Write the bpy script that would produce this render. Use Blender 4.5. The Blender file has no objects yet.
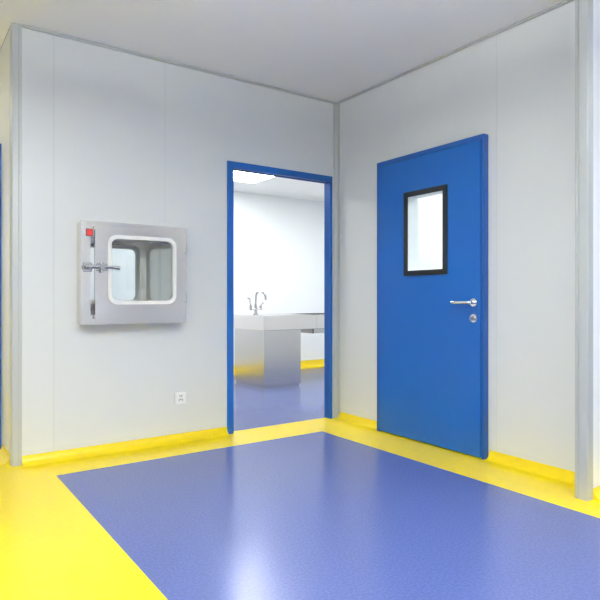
import bpy, bmesh, math
from mathutils import Vector, Matrix
scene = bpy.context.scene
try:
    scene.view_settings.view_transform = 'Standard'
    scene.view_settings.look = 'None'
    scene.view_settings.exposure = 0.0
except Exception as e:
    print(e)

# ------------------------------------------------------------ materials
def mat(name, col, rough=0.5, metal=0.0, emit=None, es=0.0, noise=None, bump=None, spec=None, coat=0.0):
    m = bpy.data.materials.new(name); m.use_nodes = True
    nt = m.node_tree; b = nt.nodes['Principled BSDF']
    b.inputs['Base Color'].default_value = (*col, 1)
    b.inputs['Roughness'].default_value = rough
    b.inputs['Metallic'].default_value = metal
    if spec is not None: b.inputs['Specular IOR Level'].default_value = spec
    if coat: b.inputs['Coat Weight'].default_value = coat
    if emit:
        b.inputs['Emission Color'].default_value = (*emit, 1)
        b.inputs['Emission Strength'].default_value = es
    tc = nt.nodes.new('ShaderNodeTexCoord')
    if noise:
        sc, c2, stretch = noise
        mp = nt.nodes.new('ShaderNodeMapping'); mp.inputs['Scale'].default_value = stretch
        n = nt.nodes.new('ShaderNodeTexNoise'); n.inputs['Scale'].default_value = sc; n.inputs['Detail'].default_value = 4
        r = nt.nodes.new('ShaderNodeValToRGB')
        r.color_ramp.elements[0].position = 0.38; r.color_ramp.elements[0].color = (*col, 1)
        r.color_ramp.elements[1].position = 0.62; r.color_ramp.elements[1].color = (*c2, 1)
        nt.links.new(tc.outputs['Object'], mp.inputs['Vector']); nt.links.new(mp.outputs[0], n.inputs['Vector'])
        nt.links.new(n.outputs['Fac'], r.inputs['Fac']); nt.links.new(r.outputs['Color'], b.inputs['Base Color'])
    if bump:
        sc, st, stretch = bump
        mp = nt.nodes.new('ShaderNodeMapping'); mp.inputs['Scale'].default_value = stretch
        n = nt.nodes.new('ShaderNodeTexNoise'); n.inputs['Scale'].default_value = sc
        bp = nt.nodes.new('ShaderNodeBump'); bp.inputs['Strength'].default_value = st; bp.inputs['Distance'].default_value = 0.01
        nt.links.new(tc.outputs['Object'], mp.inputs['Vector']); nt.links.new(mp.outputs[0], n.inputs['Vector'])
        nt.links.new(n.outputs['Fac'], bp.inputs['Height']); nt.links.new(bp.outputs[0], b.inputs['Normal'])
    return m

M_wall  = mat('wall_panel_paint', (0.70, 0.715, 0.705), 0.26, bump=(1.2, 0.14, (1, 1, 0.4)))
M_wallw = mat('wall_panel_white', (0.84, 0.86, 0.86), 0.35)
M_ceil  = mat('ceiling_panel', (0.92, 0.925, 0.92), 0.5)
M_seam  = mat('panel_seam', (0.58, 0.60, 0.59), 0.5)
M_alu   = mat('aluminium_profile', (0.47, 0.49, 0.48), 0.40, 0.2)
M_yel   = mat('yellow_vinyl', (0.80, 0.60, 0.004), 0.25, noise=(30, (0.82, 0.62, 0.005), (1, 1, 1)))
M_blue  = mat('blue_vinyl_floor', (0.071, 0.096, 0.262), 0.22, noise=(90, (0.088, 0.116, 0.30), (1, 1, 1)))
M_bdoor = mat('blue_painted_steel', (0.006, 0.090, 0.35), 0.30, spec=0.4)
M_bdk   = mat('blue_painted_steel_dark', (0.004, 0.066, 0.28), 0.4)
M_ss    = mat('stainless_steel', (0.78, 0.745, 0.70), 0.17, 1.0, bump=(14, 0.06, (0.4, 0.4, 3)))
M_ssd   = mat('stainless_brushed', (0.62, 0.60, 0.57), 0.22, 1.0, bump=(60, 0.04, (8, 8, 0.3)))
M_chr   = mat('chrome', (0.8, 0.8, 0.8), 0.1, 1.0)
M_chd   = mat('satin_chrome', (0.50, 0.50, 0.50), 0.2, 1.0)
M_blk   = mat('black_gasket', (0.008, 0.008, 0.009), 0.35)
M_white = mat('white_plastic', (0.86, 0.87, 0.86), 0.35)
M_gask  = mat('white_rubber', (0.84, 0.83, 0.78), 0.5)
M_red   = mat('red_label', (0.6, 0.01, 0.01), 0.4)
M_lamp  = mat('led_diffuser', (0.95, 0.95, 0.95), 0.5, emit=(0.97, 1.0, 0.99), es=20.0)
M_filld = mat('fill_diffuser_down', (0.95, 0.95, 0.95), 0.5, emit=(0.97, 1.0, 0.985), es=21.0)
M_fillu = mat('fill_diffuser_up', (0.95, 0.95, 0.95), 0.5, emit=(0.97, 1.0, 0.985), es=60.0)  # down and up diffusers of the added fill lights; upper one whitens the ceiling
def glass(name):
    m = bpy.data.materials.new(name); m.use_nodes = True
    nt = m.node_tree; nt.nodes.clear()
    o = nt.nodes.new('ShaderNodeOutputMaterial'); mx = nt.nodes.new('ShaderNodeMixShader')
    lw = nt.nodes.new('ShaderNodeLayerWeight'); lw.inputs['Blend'].default_value = 0.5
    pw = nt.nodes.new('ShaderNodeMath'); pw.operation = 'POWER'; pw.inputs[1].default_value = 4.0
    ma = nt.nodes.new('ShaderNodeMath'); ma.operation = 'MULTIPLY_ADD'; ma.inputs[1].default_value = 0.9; ma.inputs[2].default_value = 0.05
    t = nt.nodes.new('ShaderNodeBsdfTransparent'); t.inputs['Color'].default_value = (0.93, 0.95, 0.95, 1)
    g = nt.nodes.new('ShaderNodeBsdfGlossy'); g.inputs['Roughness'].default_value = 0.03
    nt.links.new(lw.outputs['Facing'], pw.inputs[0]); nt.links.new(pw.outputs[0], ma.inputs[0])
    nt.links.new(ma.outputs[0], mx.inputs[0]); nt.links.new(t.outputs[0], mx.inputs[1])
    nt.links.new(g.outputs[0], mx.inputs[2]); nt.links.new(mx.outputs[0], o.inputs[0])
    return m
M_glass = glass('window_glass')

# ------------------------------------------------------------ helpers
def finish(bm, name, mats, parent=None, smooth=False, bevel=0):
    bmesh.ops.recalc_face_normals(bm, faces=bm.faces)
    me = bpy.data.meshes.new(name); bm.to_mesh(me); bm.free()
    ob = bpy.data.objects.new(name, me); scene.collection.objects.link(ob)
    for m in (mats if isinstance(mats, list) else [mats]): me.materials.append(m)
    if smooth:
        for p in me.polygons: p.use_smooth = True
        es = ob.modifiers.new('es', 'EDGE_SPLIT'); es.split_angle = math.radians(35)
    if bevel:
        b = ob.modifiers.new('bevel', 'BEVEL'); b.width = bevel; b.segments = 2; b.limit_method = 'ANGLE'
    if parent: ob.parent = parent
    return ob
def addbox(bm, lo, hi, mi=0):
    lo, hi = [min(a, b) for a, b in zip(lo, hi)], [max(a, b) for a, b in zip(lo, hi)]
    v = [bm.verts.new((x, y, z)) for z in (lo[2], hi[2]) for y in (lo[1], hi[1]) for x in (lo[0], hi[0])]
    for f in ((0,2,3,1),(4,5,7,6),(0,1,5,4),(2,6,7,3),(0,4,6,2),(1,3,7,5)):
        bm.faces.new([v[i] for i in f]).material_index = mi
def boxes(name, lst, m, parent=None, bevel=0):
    bm = bmesh.new()
    for b in lst: addbox(bm, b[0], b[1], b[2] if len(b) > 2 else 0)
    return finish(bm, name, m, parent, bevel=bevel)
def addcyl(bm, p0, p1, r0, r1=None, n=24):
    p0, p1 = Vector(p0), Vector(p1); r1 = r0 if r1 is None else r1
    d = p1 - p0; q = d.to_track_quat('Z', 'Y').to_matrix().to_4x4()
    bmesh.ops.create_cone(bm, cap_ends=True, segments=n, radius1=r0, radius2=r1, depth=d.length,
                          matrix=Matrix.Translation((p0 + p1) / 2) @ q)
def cyls(name, lst, m, parent=None, n=24):
    bm = bmesh.new()
    for c in lst: addcyl(bm, *c, n=n)
    return finish(bm, name, m, parent, smooth=True)
def tube(name, pts, r, m, parent=None, spline='POLY'):
    cu = bpy.data.curves.new(name, 'CURVE'); cu.dimensions = '3D'; cu.bevel_depth = r; cu.bevel_resolution = 5; cu.use_fill_caps = True
    s = cu.splines.new(spline); s.points.add(len(pts) - 1)
    for i, p in enumerate(pts): s.points[i].co = (*p, 1)
    if spline == 'NURBS': s.use_endpoint_u = True; s.order_u = 3; s.resolution_u = 10
    tmp = bpy.data.objects.new('tmp', cu); scene.collection.objects.link(tmp)
    bpy.context.view_layer.update()
    me = bpy.data.meshes.new_from_object(tmp.evaluated_get(bpy.context.evaluated_depsgraph_get()))
    bpy.data.objects.remove(tmp)
    me.materials.clear(); me.materials.append(m)
    for p in me.polygons: p.use_smooth = True
    ob = bpy.data.objects.new(name, me); scene.collection.objects.link(ob)
    if parent: ob.parent = parent
    return ob
def rrect(u0, u1, v0, v1, r, n=8):
    out = []
    for cu, cv, a0 in ((u1-r, v1-r, 0), (u0+r, v1-r, 90), (u0+r, v0+r, 180), (u1-r, v0+r, 270)):
        for i in range(n + 1):
            a = math.radians(a0 + 90 * i / n); out.append((cu + r*math.cos(a), cv + r*math.sin(a)))
    return out
def ring(name, outer, inner, a, b, axis, m, parent=None):
    """flat frame: outer/inner = (u0,u1,v0,v1,r); extruded from a to b along axis ('x' or 'y')."""
    O, I = rrect(*outer), rrect(*inner); n = len(O)
    f = (lambda u, v, w: (u, w, v)) if axis == 'y' else (lambda u, v, w: (w, u, v))
    bm = bmesh.new()
    L = [[bm.verts.new(f(u, v, w)) for u, v in P] for P in (O, I) for w in (a, b)]
    Oa, Ob, Ia, Ib = L
    for i in range(n):
        j = (i + 1) % n
        for q in ((Oa, Ia), (Ob, Ib), (Oa, Ob), (Ia, Ib)):
            bm.faces.new((q[0][i], q[0][j], q[1][j], q[1][i]))
    return finish(bm, name, m, parent, smooth=True)
def rslab(name, rect, a, b, axis, m, parent=None):
    O = rrect(*rect)
    f = (lambda u, v, w: (u, w, v)) if axis == 'y' else (lambda u, v, w: (w, u, v))
    bm = bmesh.new()
    A = [bm.verts.new(f(u, v, a)) for u, v in O]; B = [bm.verts.new(f(u, v, b)) for u, v in O]
    bm.faces.new(A); bm.faces.new(B[::-1])
    for i in range(len(O)):
        j = (i+1) % len(O); bm.faces.new((A[i], A[j], B[j], B[i]))
    return finish(bm, name, m, parent, smooth=True)
def prism(name, pts, z0, z1, m, parent=None):
    bm = bmesh.new()
    A = [bm.verts.new((x, y, z0)) for x, y in pts]; B = [bm.verts.new((x, y, z1)) for x, y in pts]
    bm.faces.new(A[::-1]); bm.faces.new(B)
    for i in range(len(pts)):
        j = (i+1) % len(pts); bm.faces.new((A[i], A[j], B[j], B[i]))
    return finish(bm, name, m, parent, smooth=True)
def cove(name, p0, p1, nrm, H, R, m, parent=None):
    """concave skirting from p0 to p1 (xy) against a wall whose room-side normal is nrm."""
    prof = [(0, 0), (0, H)]+[(0.002, H)]+[(0.002+(R-0.002)*(1-math.cos(a)), H*(1-math.sin(a))*0.98+0.0005) for a in [math.radians(d) for d in range(0, 91, 6)]]+[(R, 0)]
    bm = bmesh.new(); E = []
    for p in (p0, p1):
        E.append([bm.verts.new((p[0]+nrm[0]*u, p[1]+nrm[1]*u, z)) for u, z in prof])
    n = len(prof)
    for i in range(n):
        j = (i+1) % n; bm.faces.new((E[0][i], E[0][j], E[1][j], E[1][i]))
    bm.faces.new(E[0]); bm.faces.new(E[1][::-1])
    return finish(bm, name, m, parent, smooth=True)
def empty(name, loc=(0, 0, 0)):
    e = bpy.data.objects.new(name, None); e.empty_display_size = 0.1; scene.collection.objects.link(e); return e

HC = 2.79; HC2 = 2.57; T = 0.06
# ------------------------------------------------------------ floor
BE = -0.43
floor_cells = [
    ((-6, -7), (-2.95, -0.35), 1), ((-6, -0.35), (-2.95, 3.2), 0), ((-2.95, -7), (-2.42, 3.2), 0),
    ((-2.42, -7), (BE, -0.35), 1), ((-2.42, -0.35), (BE, 0.05), 0),
    ((BE, -2.80), (0.0, 0.05), 0), ((BE, -7), (3.0, -2.80), 1),
    ((0.0, -2.80), (3.0, -2.30), 0), ((0.0, -2.30), (3.0, 0.05), 1),
    ((-2.42, 0.05), (3.0, 3.02), 1), ((-2.42, 3.02), (3.0, 3.2), 0)]
boxes('floor', [((a[0], a[1], -0.05), (b[0], b[1], 0.0), k) for a, b, k in floor_cells], [M_yel, M_blue])
# ------------------------------------------------------------ ceiling
boxes('ceiling', [((-6, -7, HC), (3, 0.0, HC+0.05)), ((-6, 0.0, HC), (-2.61, 3.2, HC+0.05)),
                  ((-2.61, 0.0, HC), (3, T, HC+0.05)),
                  ((-2.56, T, HC2), (3, 3.2, HC2+0.05))], M_ceil)
# ------------------------------------------------------------ walls
DX0, DX1, DZ = -1.075, -0.078, 2.095
PX0, PX1, PZ0, PZ1 = -2.17, -1.535, 0.935, 1.515
boxes('wall_left', [((-2.55, 0, 0), (PX0, T, HC)), ((PX0, 0, 0), (PX1, T, PZ0)), ((PX0, 0, PZ1), (PX1, T, HC)),
                    ((PX1, 0, 0), (DX0, T, HC)), ((DX0, 0, DZ), (DX1, T, HC)), ((DX1, 0, 0), (3.0, T, HC))], M_wall)
WY0, WY1, WZ0, WZ1 = -1.285, -0.905, 1.245, 1.832
boxes('wall_right', [((0, -2.335, 0), (T, WY0, HC)), ((0, WY1, 0), (T, 0, HC)),
                     ((0, WY0, 0), (T, WY1, WZ0)), ((0, WY0, WZ1), (T, WY1, HC))], M_wall)
boxes('wall_return', [((-0.23, -2.400, 0), (3.0, -2.335, HC))], M_wallw)
boxes('wall_corridor', [((-2.605, 0.055, 0), (-2.55, 3.2, HC))], M_wall)
boxes('wall_far', [((-6, 3.2, 0), (3.06, 3.26, HC))], M_wallw)
boxes('wall_east', [((3.0, -7, 0), (3.06, 3.2, HC))], M_wallw)
boxes('wall_west', [((-6.06, -7, 0), (-6, 3.2, HC))], M_wallw)
boxes('wall_back', [((-6.06, -7.06, 0), (3.06, -7, HC))], M_wallw)
# joints between sandwich panels
boxes('trim_2', [((-2.362, -0.0012, 0.06), (-2.357, 0.0, HC)), ((-1.602, -0.0012, 1.57), (-1.598, 0.0, HC))], M_seam)
boxes('trim_3', [((-0.0012, -1.665, 0.06), (0, -1.661, HC))], M_seam)
# ---- aluminium profiles
prism('trim_4', [(0, 0), (-0.040, 0), (-0.040, -0.004), (-0.034, -0.006)] +
      [(-0.034+0.028*math.sin(math.radians(d)), -0.034+0.028*math.cos(math.radians(d))) for d in range(0, 91, 10)] +
      [(-0.004, -0.040), (0, -0.040)], 0, HC, M_alu)
# corner post: two flat flanges with a small rounded nose
prism('trim_5', [(-2.55, 0.055), (-2.55, -0.003), (-2.566, -0.004), (-2.570, 0.000), (-2.596, 0.000)] +
      [(-2.596 - 0.012*math.sin(math.radians(d)), 0.012 - 0.012*math.cos(math.radians(d))) for d in range(15, 91, 15)] +
      [(-2.608, 0.040), (-2.612, 0.044), (-2.611, 0.062), (-2.605, 0.062), (-2.605, 0.055)], 0, HC, M_alu)
pe = [(-0.23, -2.335), (-0.236, -2.330), (-0.250, -2.332), (-0.252, -2.348), (-0.246, -2.351), (-0.246, -2.359), (-0.252, -2.362),
      (-0.252, -2.398), (-0.248, -2.403), (-0.20, -2.403), (-0.20, -2.400), (-0.23, -2.400)]
prism('trim_6', pe, 0, HC, M_alu)
boxes('trim_7', [((-2.55, -0.018, HC-0.018), (0, 0, HC)), ((-0.018, -2.33, HC-0.018), (0, -0.018, HC))], M_alu, bevel=0.006)
# ---- skirting
CH, CR = 0.058, 0.055
cove('baseboard_left', (-2.55, 0), (-1.095, 0), (0, -1), CH, CR, M_yel)
cove('baseboard_right', (0, -0.040), (0, -0.565), (-1, 0), CH, CR, M_yel)
cove('baseboard_right.001', (0, -1.61), (0, -2.335), (-1, 0), CH, CR, M_yel)
cove('baseboard_corridor', (-2.605, 0.065), (-2.605, 0.40), (-1, 0), CH, CR, M_yel)
cove('baseboard_far', (-2.55, 3.2), (3.0, 3.2), (0, -1), 0.10, CR, M_yel)
cove('baseboard_return', (-0.20, -2.403), (3.0, -2.403), (0, -1), CH, CR, M_yel)

# ------------------------------------------------------------ open doorway (door_1)
d1 = empty('door_1')
FX0, FX1, FZ = -1.095, -0.062, 2.127
def frame_y(name, parent, ya, yb, fw=0.052):
    boxes(name, [((FX0, ya, 0), (FX0+fw, yb, FZ)), ((FX1-0.026, ya, 0), (FX1, yb, FZ)),
                 ((FX0+fw, ya, FZ-fw), (FX1-0.026, yb, FZ))], M_bdoor, parent, bevel=0.003)
frame_y('frame_front', d1, -0.018, 0.0)
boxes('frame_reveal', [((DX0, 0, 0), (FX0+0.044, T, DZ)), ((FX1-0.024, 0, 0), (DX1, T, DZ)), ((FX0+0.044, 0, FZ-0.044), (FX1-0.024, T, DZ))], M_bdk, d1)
frame_y('frame_back', d1, T, T+0.01)

# ------------------------------------------------------------ closed blue door (door_2)
d2 = empty('door_2')
Y0, Y1, ZT = -1.600, -0.575, 2.138    # outer frame
boxes('frame', [((-0.052, Y0, 0.0), (0, Y0+0.018, ZT)), ((-0.052, Y1-0.036, 0.0), (0, Y1, ZT)),
                ((-0.052, Y0+0.018, ZT-0.036), (0, Y1-0.036, ZT))], M_bdk, d2, bevel=0.003)
ly0, ly1, lz0, lz1 = Y0+0.020, Y1-0.040, 0.010, ZT-0.040
boxes('leaf', [((-0.058, ly0, lz0), (-0.006, WY0, lz1)), ((-0.058, WY1, lz0), (-0.006, ly1, lz1)),
               ((-0.058, WY0, lz0), (-0.006, WY1, WZ0)), ((-0.058, WY0, WZ1), (-0.006, WY1, lz1))], M_bdoor, d2)
ring('window_frame', (-1.303, -0.887, 1.225, 1.852, 0.004), (-1.265, -0.925, 1.263, 1.814, 0.004), -0.066, -0.057, 'x', M_blk, d2)
ring('window_frame_inner', (-1.285, -0.905, 1.245, 1.832, 0.002), (-1.272, -0.918, 1.256, 1.821, 0.002), -0.057, 0.065, 'x', M_wallw, d2)
boxes('window_glass', [((-0.052, -1.271, 1.257), (-0.048, -0.919, 1.820))], M_glass, d2)
hy, hz = -1.530, 1.03
cyls('handle_rose', [((-0.058, hy, hz), (-0.068, hy, hz), 0.028), ((-0.068, hy, hz), (-0.105, hy, hz), 0.012),
                     ((-0.058, hy, 0.925), (-0.068, hy, 0.925), 0.028)], M_chr, d2)
cyls('lock_cylinder', [((-0.068, hy, 0.925), (-0.078, hy, 0.925), 0.014)], M_chd, d2)
tube('handle_lever', [(-0.100, hy, hz), (-0.110, hy+0.006, hz), (-0.113, hy+0.03, hz), (-0.111, hy+0.12, hz), (-0.104, hy+0.150, hz)], 0.011, M_chr, d2, 'NURBS')
boxes('key', [((-0.105, hy-0.002, 0.908), (-0.078, hy+0.002, 0.934))], M_chd, d2)
# ------------------------------------------------------------ corridor door on the far left (door_3)
d3 = empty('door_3')
boxes('frame', [((-2.635, 0.46, 0), (-2.605, 0.51, 2.13)), ((-2.635, 1.41, 0), (-2.605, 1.46, 2.13)), ((-2.635, 0.51, 2.08), (-2.605, 1.41, 2.13))], M_bdoor, d3)
boxes('leaf', [((-2.63, 0.512, 0.01), (-2.607, 1.408, 2.078))], M_bdoor, d3)
# ------------------------------------------------------------ unseen door behind the camera, added for its reflection in the steel (added_reflection_door)
d4 = empty('added_reflection_door')
boxes('frame', [((0.00, -7.0, 0), (0.05, -6.96, 2.13)), ((0.95, -7.0, 0), (1.0, -6.96, 2.13)), ((0.05, -7.0, 2.08), (0.95, -6.96, 2.13))], M_bdk, d4)
boxes('leaf', [((0.052, -7.0, 0.01), (0.948, -6.955, 2.078))], M_wall, d4)
boxes('window', [((0.30, -6.956, 1.22), (0.70, -6.945, 1.85))], M_blk, d4)

# ------------------------------------------------------------ pass box
pb = empty('pass_box')
BX0, BX1, BZ0, BZ1 = -2.217, -1.490, 0.887, 1.563
YF = -0.115
ring('housing_front', (BX0, BX1, BZ0, BZ1, 0.006), (PX0+0.012, PX1-0.012, PZ0+0.012, PZ1-0.012, 0.004), YF, 0.0, 'y', M_ss, pb)
ring('chamber', (PX0, PX1, PZ0, PZ1, 0.004), (PX0+0.012, PX1-0.012, PZ0+0.012, PZ1-0.012, 0.004), 0.0, 0.60, 'y', M_ss, pb)
ring('housing_lip', (BX0-0.004, BX1+0.004, BZ0-0.004, BZ1+0.004, 0.008), (BX0+0.012, BX1-0.012, BZ0+0.012, BZ1-0.012, 0.004), YF-0.004, YF+0.006, 'y', M_ss, pb)
W = (-2.045, -1.590, 1.028, 1.468, 0.055)
ring('door_panel', (-2.138, -1.512, 0.922, 1.542, 0.010), W, YF-0.036, YF-0.006, 'y', M_ss, pb)
ring('window_gasket', (W[0]-0.012, W[1]+0.012, W[2]-0.012, W[3]+0.012, 0.062), (W[0]+0.012, W[1]-0.012, W[2]+0.012, W[3]-0.012, 0.045), YF-0.044, YF-0.004, 'y', M_gask, pb)
rslab('window_pane', (W[0]+0.008, W[1]-0.008, W[2]+0.008, W[3]-0.008, 0.045), YF-0.022, YF-0.018, 'y', M_glass, pb)
ring('rear_door_panel', (PX0-0.02, PX1+0.02, PZ0-0.02, PZ1+0.02, 0.010), W, 0.601, 0.625, 'y', M_ss, pb)
ring('rear_gasket', (W[0]-0.012, W[1]+0.012, W[2]-0.012, W[3]+0.012, 0.062), (W[0]+0.012, W[1]-0.012, W[2]+0.012, W[3]-0.012, 0.045), 0.592, 0.635, 'y', M_gask, pb)
rslab('rear_pane', (W[0]+0.008, W[1]-0.008, W[2]+0.008, W[3]-0.008, 0.045), 0.61, 0.614, 'y', M_glass, pb)
boxes('hinges', [((-1.517, YF-0.038, z-0.03), (-1.496, YF-0.004, z+0.03)) for z in (1.06, 1.41)], M_ss, pb, bevel=0.003)
lz = 1.262
boxes('latch_plate', [((-2.205, YF-0.014, lz-0.030), (-2.150, YF-0.004, lz+0.030)), ((-2.130, YF-0.044, lz-0.025), (-2.060, YF-0.034, lz+0.025))], M_chd, pb, bevel=0.003)
cyls('latch_handle', [((-2.178, YF-0.012, lz), (-2.178, YF-0.070, lz), 0.013), ((-2.200, YF-0.058, lz), (-2.03, YF-0.060, lz), 0.014, 0.010),
                      ((-2.03, YF-0.060, lz), (-1.985, YF-0.060, lz-0.006), 0.010, 0.014),
                      ((-2.10, YF-0.032, lz), (-2.10, YF-0.078, lz), 0.017), ((-2.10, YF-0.058, lz-0.036), (-2.10, YF-0.058, lz+0.030), 0.009)], M_chd, pb)
boxes('warning_label', [((-2.182, YF-0.007, 1.470), (-2.148, YF-0.0035, 1.510))], M_red, pb)
boxes('warning_label_border', [((-2.186, YF-0.0060, 1.466), (-2.144, YF-0.0035, 1.514))], M_blk, pb)

# ------------------------------------------------------------ power outlet
po = empty('power_outlet')
rslab('plate', (-1.525, -1.440, 0.276, 0.362, 0.006), -0.010, 0.0, 'y', M_white, po)
rslab('insert', (-1.514, -1.451, 0.287, 0.351, 0.004), -0.012, -0.010, 'y', M_white, po)
boxes('slots', [((x-0.0025, -0.0128, z), (x+0.0025, -0.0119, z+0.013)) for x, z in ((-1.488, 0.330), (-1.474, 0.330), (-1.494, 0.300), (-1.468, 0.300), (-1.481, 0.306))], M_blk, po)

# ------------------------------------------------------------ stainless sink table
st = empty('steel_sink_table')
boxes('cabinet', [((0.285, 1.695, 0.03), (0.80, 2.42, 0.69))], M_ssd, st, bevel=0.004)
boxes('plinth', [((0.30, 1.71, 0.0), (0.785, 2.40, 0.03))], M_ssd, st)
boxes('top', [((0.265, 1.675, 0.68), (1.02, 2.45, 0.853)), ((1.02, 1.675, 0.68), (1.75, 1.74, 0.853)), ((1.02, 2.33, 0.68), (1.75, 2.45, 0.853)),
              ((1.75, 1.675, 0.68), (1.95, 2.45, 0.853))], M_ss, st, bevel=0.004)
boxes('sink_bowl', [((1.02, 1.74, 0.62), (1.75, 2.33, 0.63)), ((1.01, 1.73, 0.62), (1.02, 2.34, 0.85)), ((1.75, 1.73, 0.62), (1.76, 2.34, 0.85)),
                    ((1.01, 1.73, 0.62), (1.76, 1.74, 0.85)), ((1.01, 2.33, 0.62), (1.76, 2.34, 0.85))], M_ssd, st)
cyls('legs', [((1.90, 1.73, 0), (1.90, 1.73, 0.68), 0.019), ((1.90, 2.40, 0), (1.90, 2.40, 0.68), 0.019)], M_ss, st)
# ------------------------------------------------------------ lab faucet
lf = empty('gooseneck_faucet')
fx, fy, fz = 0.42, 2.12, 0.853
cyls('base', [((fx, fy, fz), (fx, fy, fz+0.012), 0.030), ((fx, fy, fz+0.012), (fx, fy, fz+0.13), 0.019),
              ((fx-0.07, fy, fz+0.07), (fx+0.07, fy, fz+0.07), 0.014),
              ((fx-0.07, fy, fz+0.055), (fx-0.07, fy, fz+0.11), 0.017), ((fx+0.07, fy, fz+0.055), (fx+0.07, fy, fz+0.11), 0.017)], M_chd, lf)
tube('spout', [(fx, fy, fz+0.10), (fx, fy, fz+0.22), (fx+0.01, fy-0.01, fz+0.28), (fx+0.07, fy-0.05, fz+0.28), (fx+0.10, fy-0.07, fz+0.24), (fx+0.10, fy-0.07, fz+0.18)], 0.013, M_chd, lf, 'NURBS')
tube('lever_a', [(fx-0.07, fy, fz+0.11), (fx-0.10, fy-0.02, fz+0.20), (fx-0.13, fy-0.03, fz+0.205)], 0.010, M_chd, lf)
tube('lever_b', [(fx+0.07, fy, fz+0.11), (fx+0.10, fy-0.02, fz+0.15)], 0.010, M_chd, lf)

# ------------------------------------------------------------ lights
def panel(x0, x1, y0, y1, z):
    e = empty('ceiling_light_panel')
    boxes('bezel', [((x0, y0, z-0.012), (x1, y0+0.02, z)), ((x0, y1-0.02, z-0.012), (x1, y1, z)),
                    ((x0, y0+0.02, z-0.012), (x0+0.02, y1-0.02, z)), ((x1-0.02, y0+0.02, z-0.012), (x1, y1-0.02, z))], M_alu, e)
    boxes('diffuser', [((x0+0.02, y0+0.02, z-0.009), (x1-0.02, y1-0.02, z-0.001))], M_lamp, e)
def fill_pendant(x0, x1, y0, y1, z=2.40):
    """unseen suspended fill light, added to brighten ceiling and walls"""
    e = empty('added_fill_light')
    boxes('frame', [((x0, y0-0.015, z), (x1, y0, z+0.05)), ((x0, y1, z), (x1, y1+0.015, z+0.05)),
                    ((x0-0.015, y0-0.015, z), (x0, y1+0.015, z+0.05)), ((x1, y0-0.015, z), (x1+0.015, y1+0.015, z+0.05))], M_alu, e)
    boxes('diffuser_down', [((x0, y0, z+0.005), (x1, y1, z+0.02))], M_filld, e)
    boxes('diffuser_up', [((x0, y0, z+0.03), (x1, y1, z+0.045))], M_fillu, e)
    cyls('suspension', [((x, y, z+0.045), (x, y, HC), 0.003) for x in (x0+0.1, x1-0.1) for y in (y0+0.03, y1-0.03)], M_alu, e, n=8)
fill_pendant(-2.8, -1.6, -2.9, -2.5)  # unseen luminaires, added to throw light onto the ceiling and walls
fill_pendant(-4.9, -3.7, -3.0, -2.6)
fill_pendant(-2.6, -1.4, -5.4, -5.0)
fill_pendant(-4.9, -3.7, -5.4, -5.0)
fill_pendant(0.4, 1.6, -4.4, -4.0)
panel(-0.55, 0.65, 1.95, 2.55, HC2)
panel(-1.0, 0.2, 0.7, 1.3, HC2)
panel(1.3, 2.5, 0.8, 1.4, HC2)
panel(0.9, 2.1, -1.9, -0.9, HC)
panel(-4.6, -3.4, 1.3, 1.9, HC)

# ------------------------------------------------------------ world + camera
w = bpy.data.worlds.new('world'); scene.world = w; w.use_nodes = True
w.node_tree.nodes['Background'].inputs[0].default_value = (0.8, 0.85, 0.9, 1)
w.node_tree.nodes['Background'].inputs[1].default_value = 0.3
cam = bpy.data.cameras.new('camera'); co = bpy.data.objects.new('camera', cam); scene.collection.objects.link(co)
cam.sensor_width = 36; cam.lens = 34.56; cam.shift_y = -0.0035; cam.clip_start = 0.05
co.location = (-3.2, -4.0, 1.06); co.rotation_euler = (math.radians(90), 0, math.radians(-35))
scene.camera = co
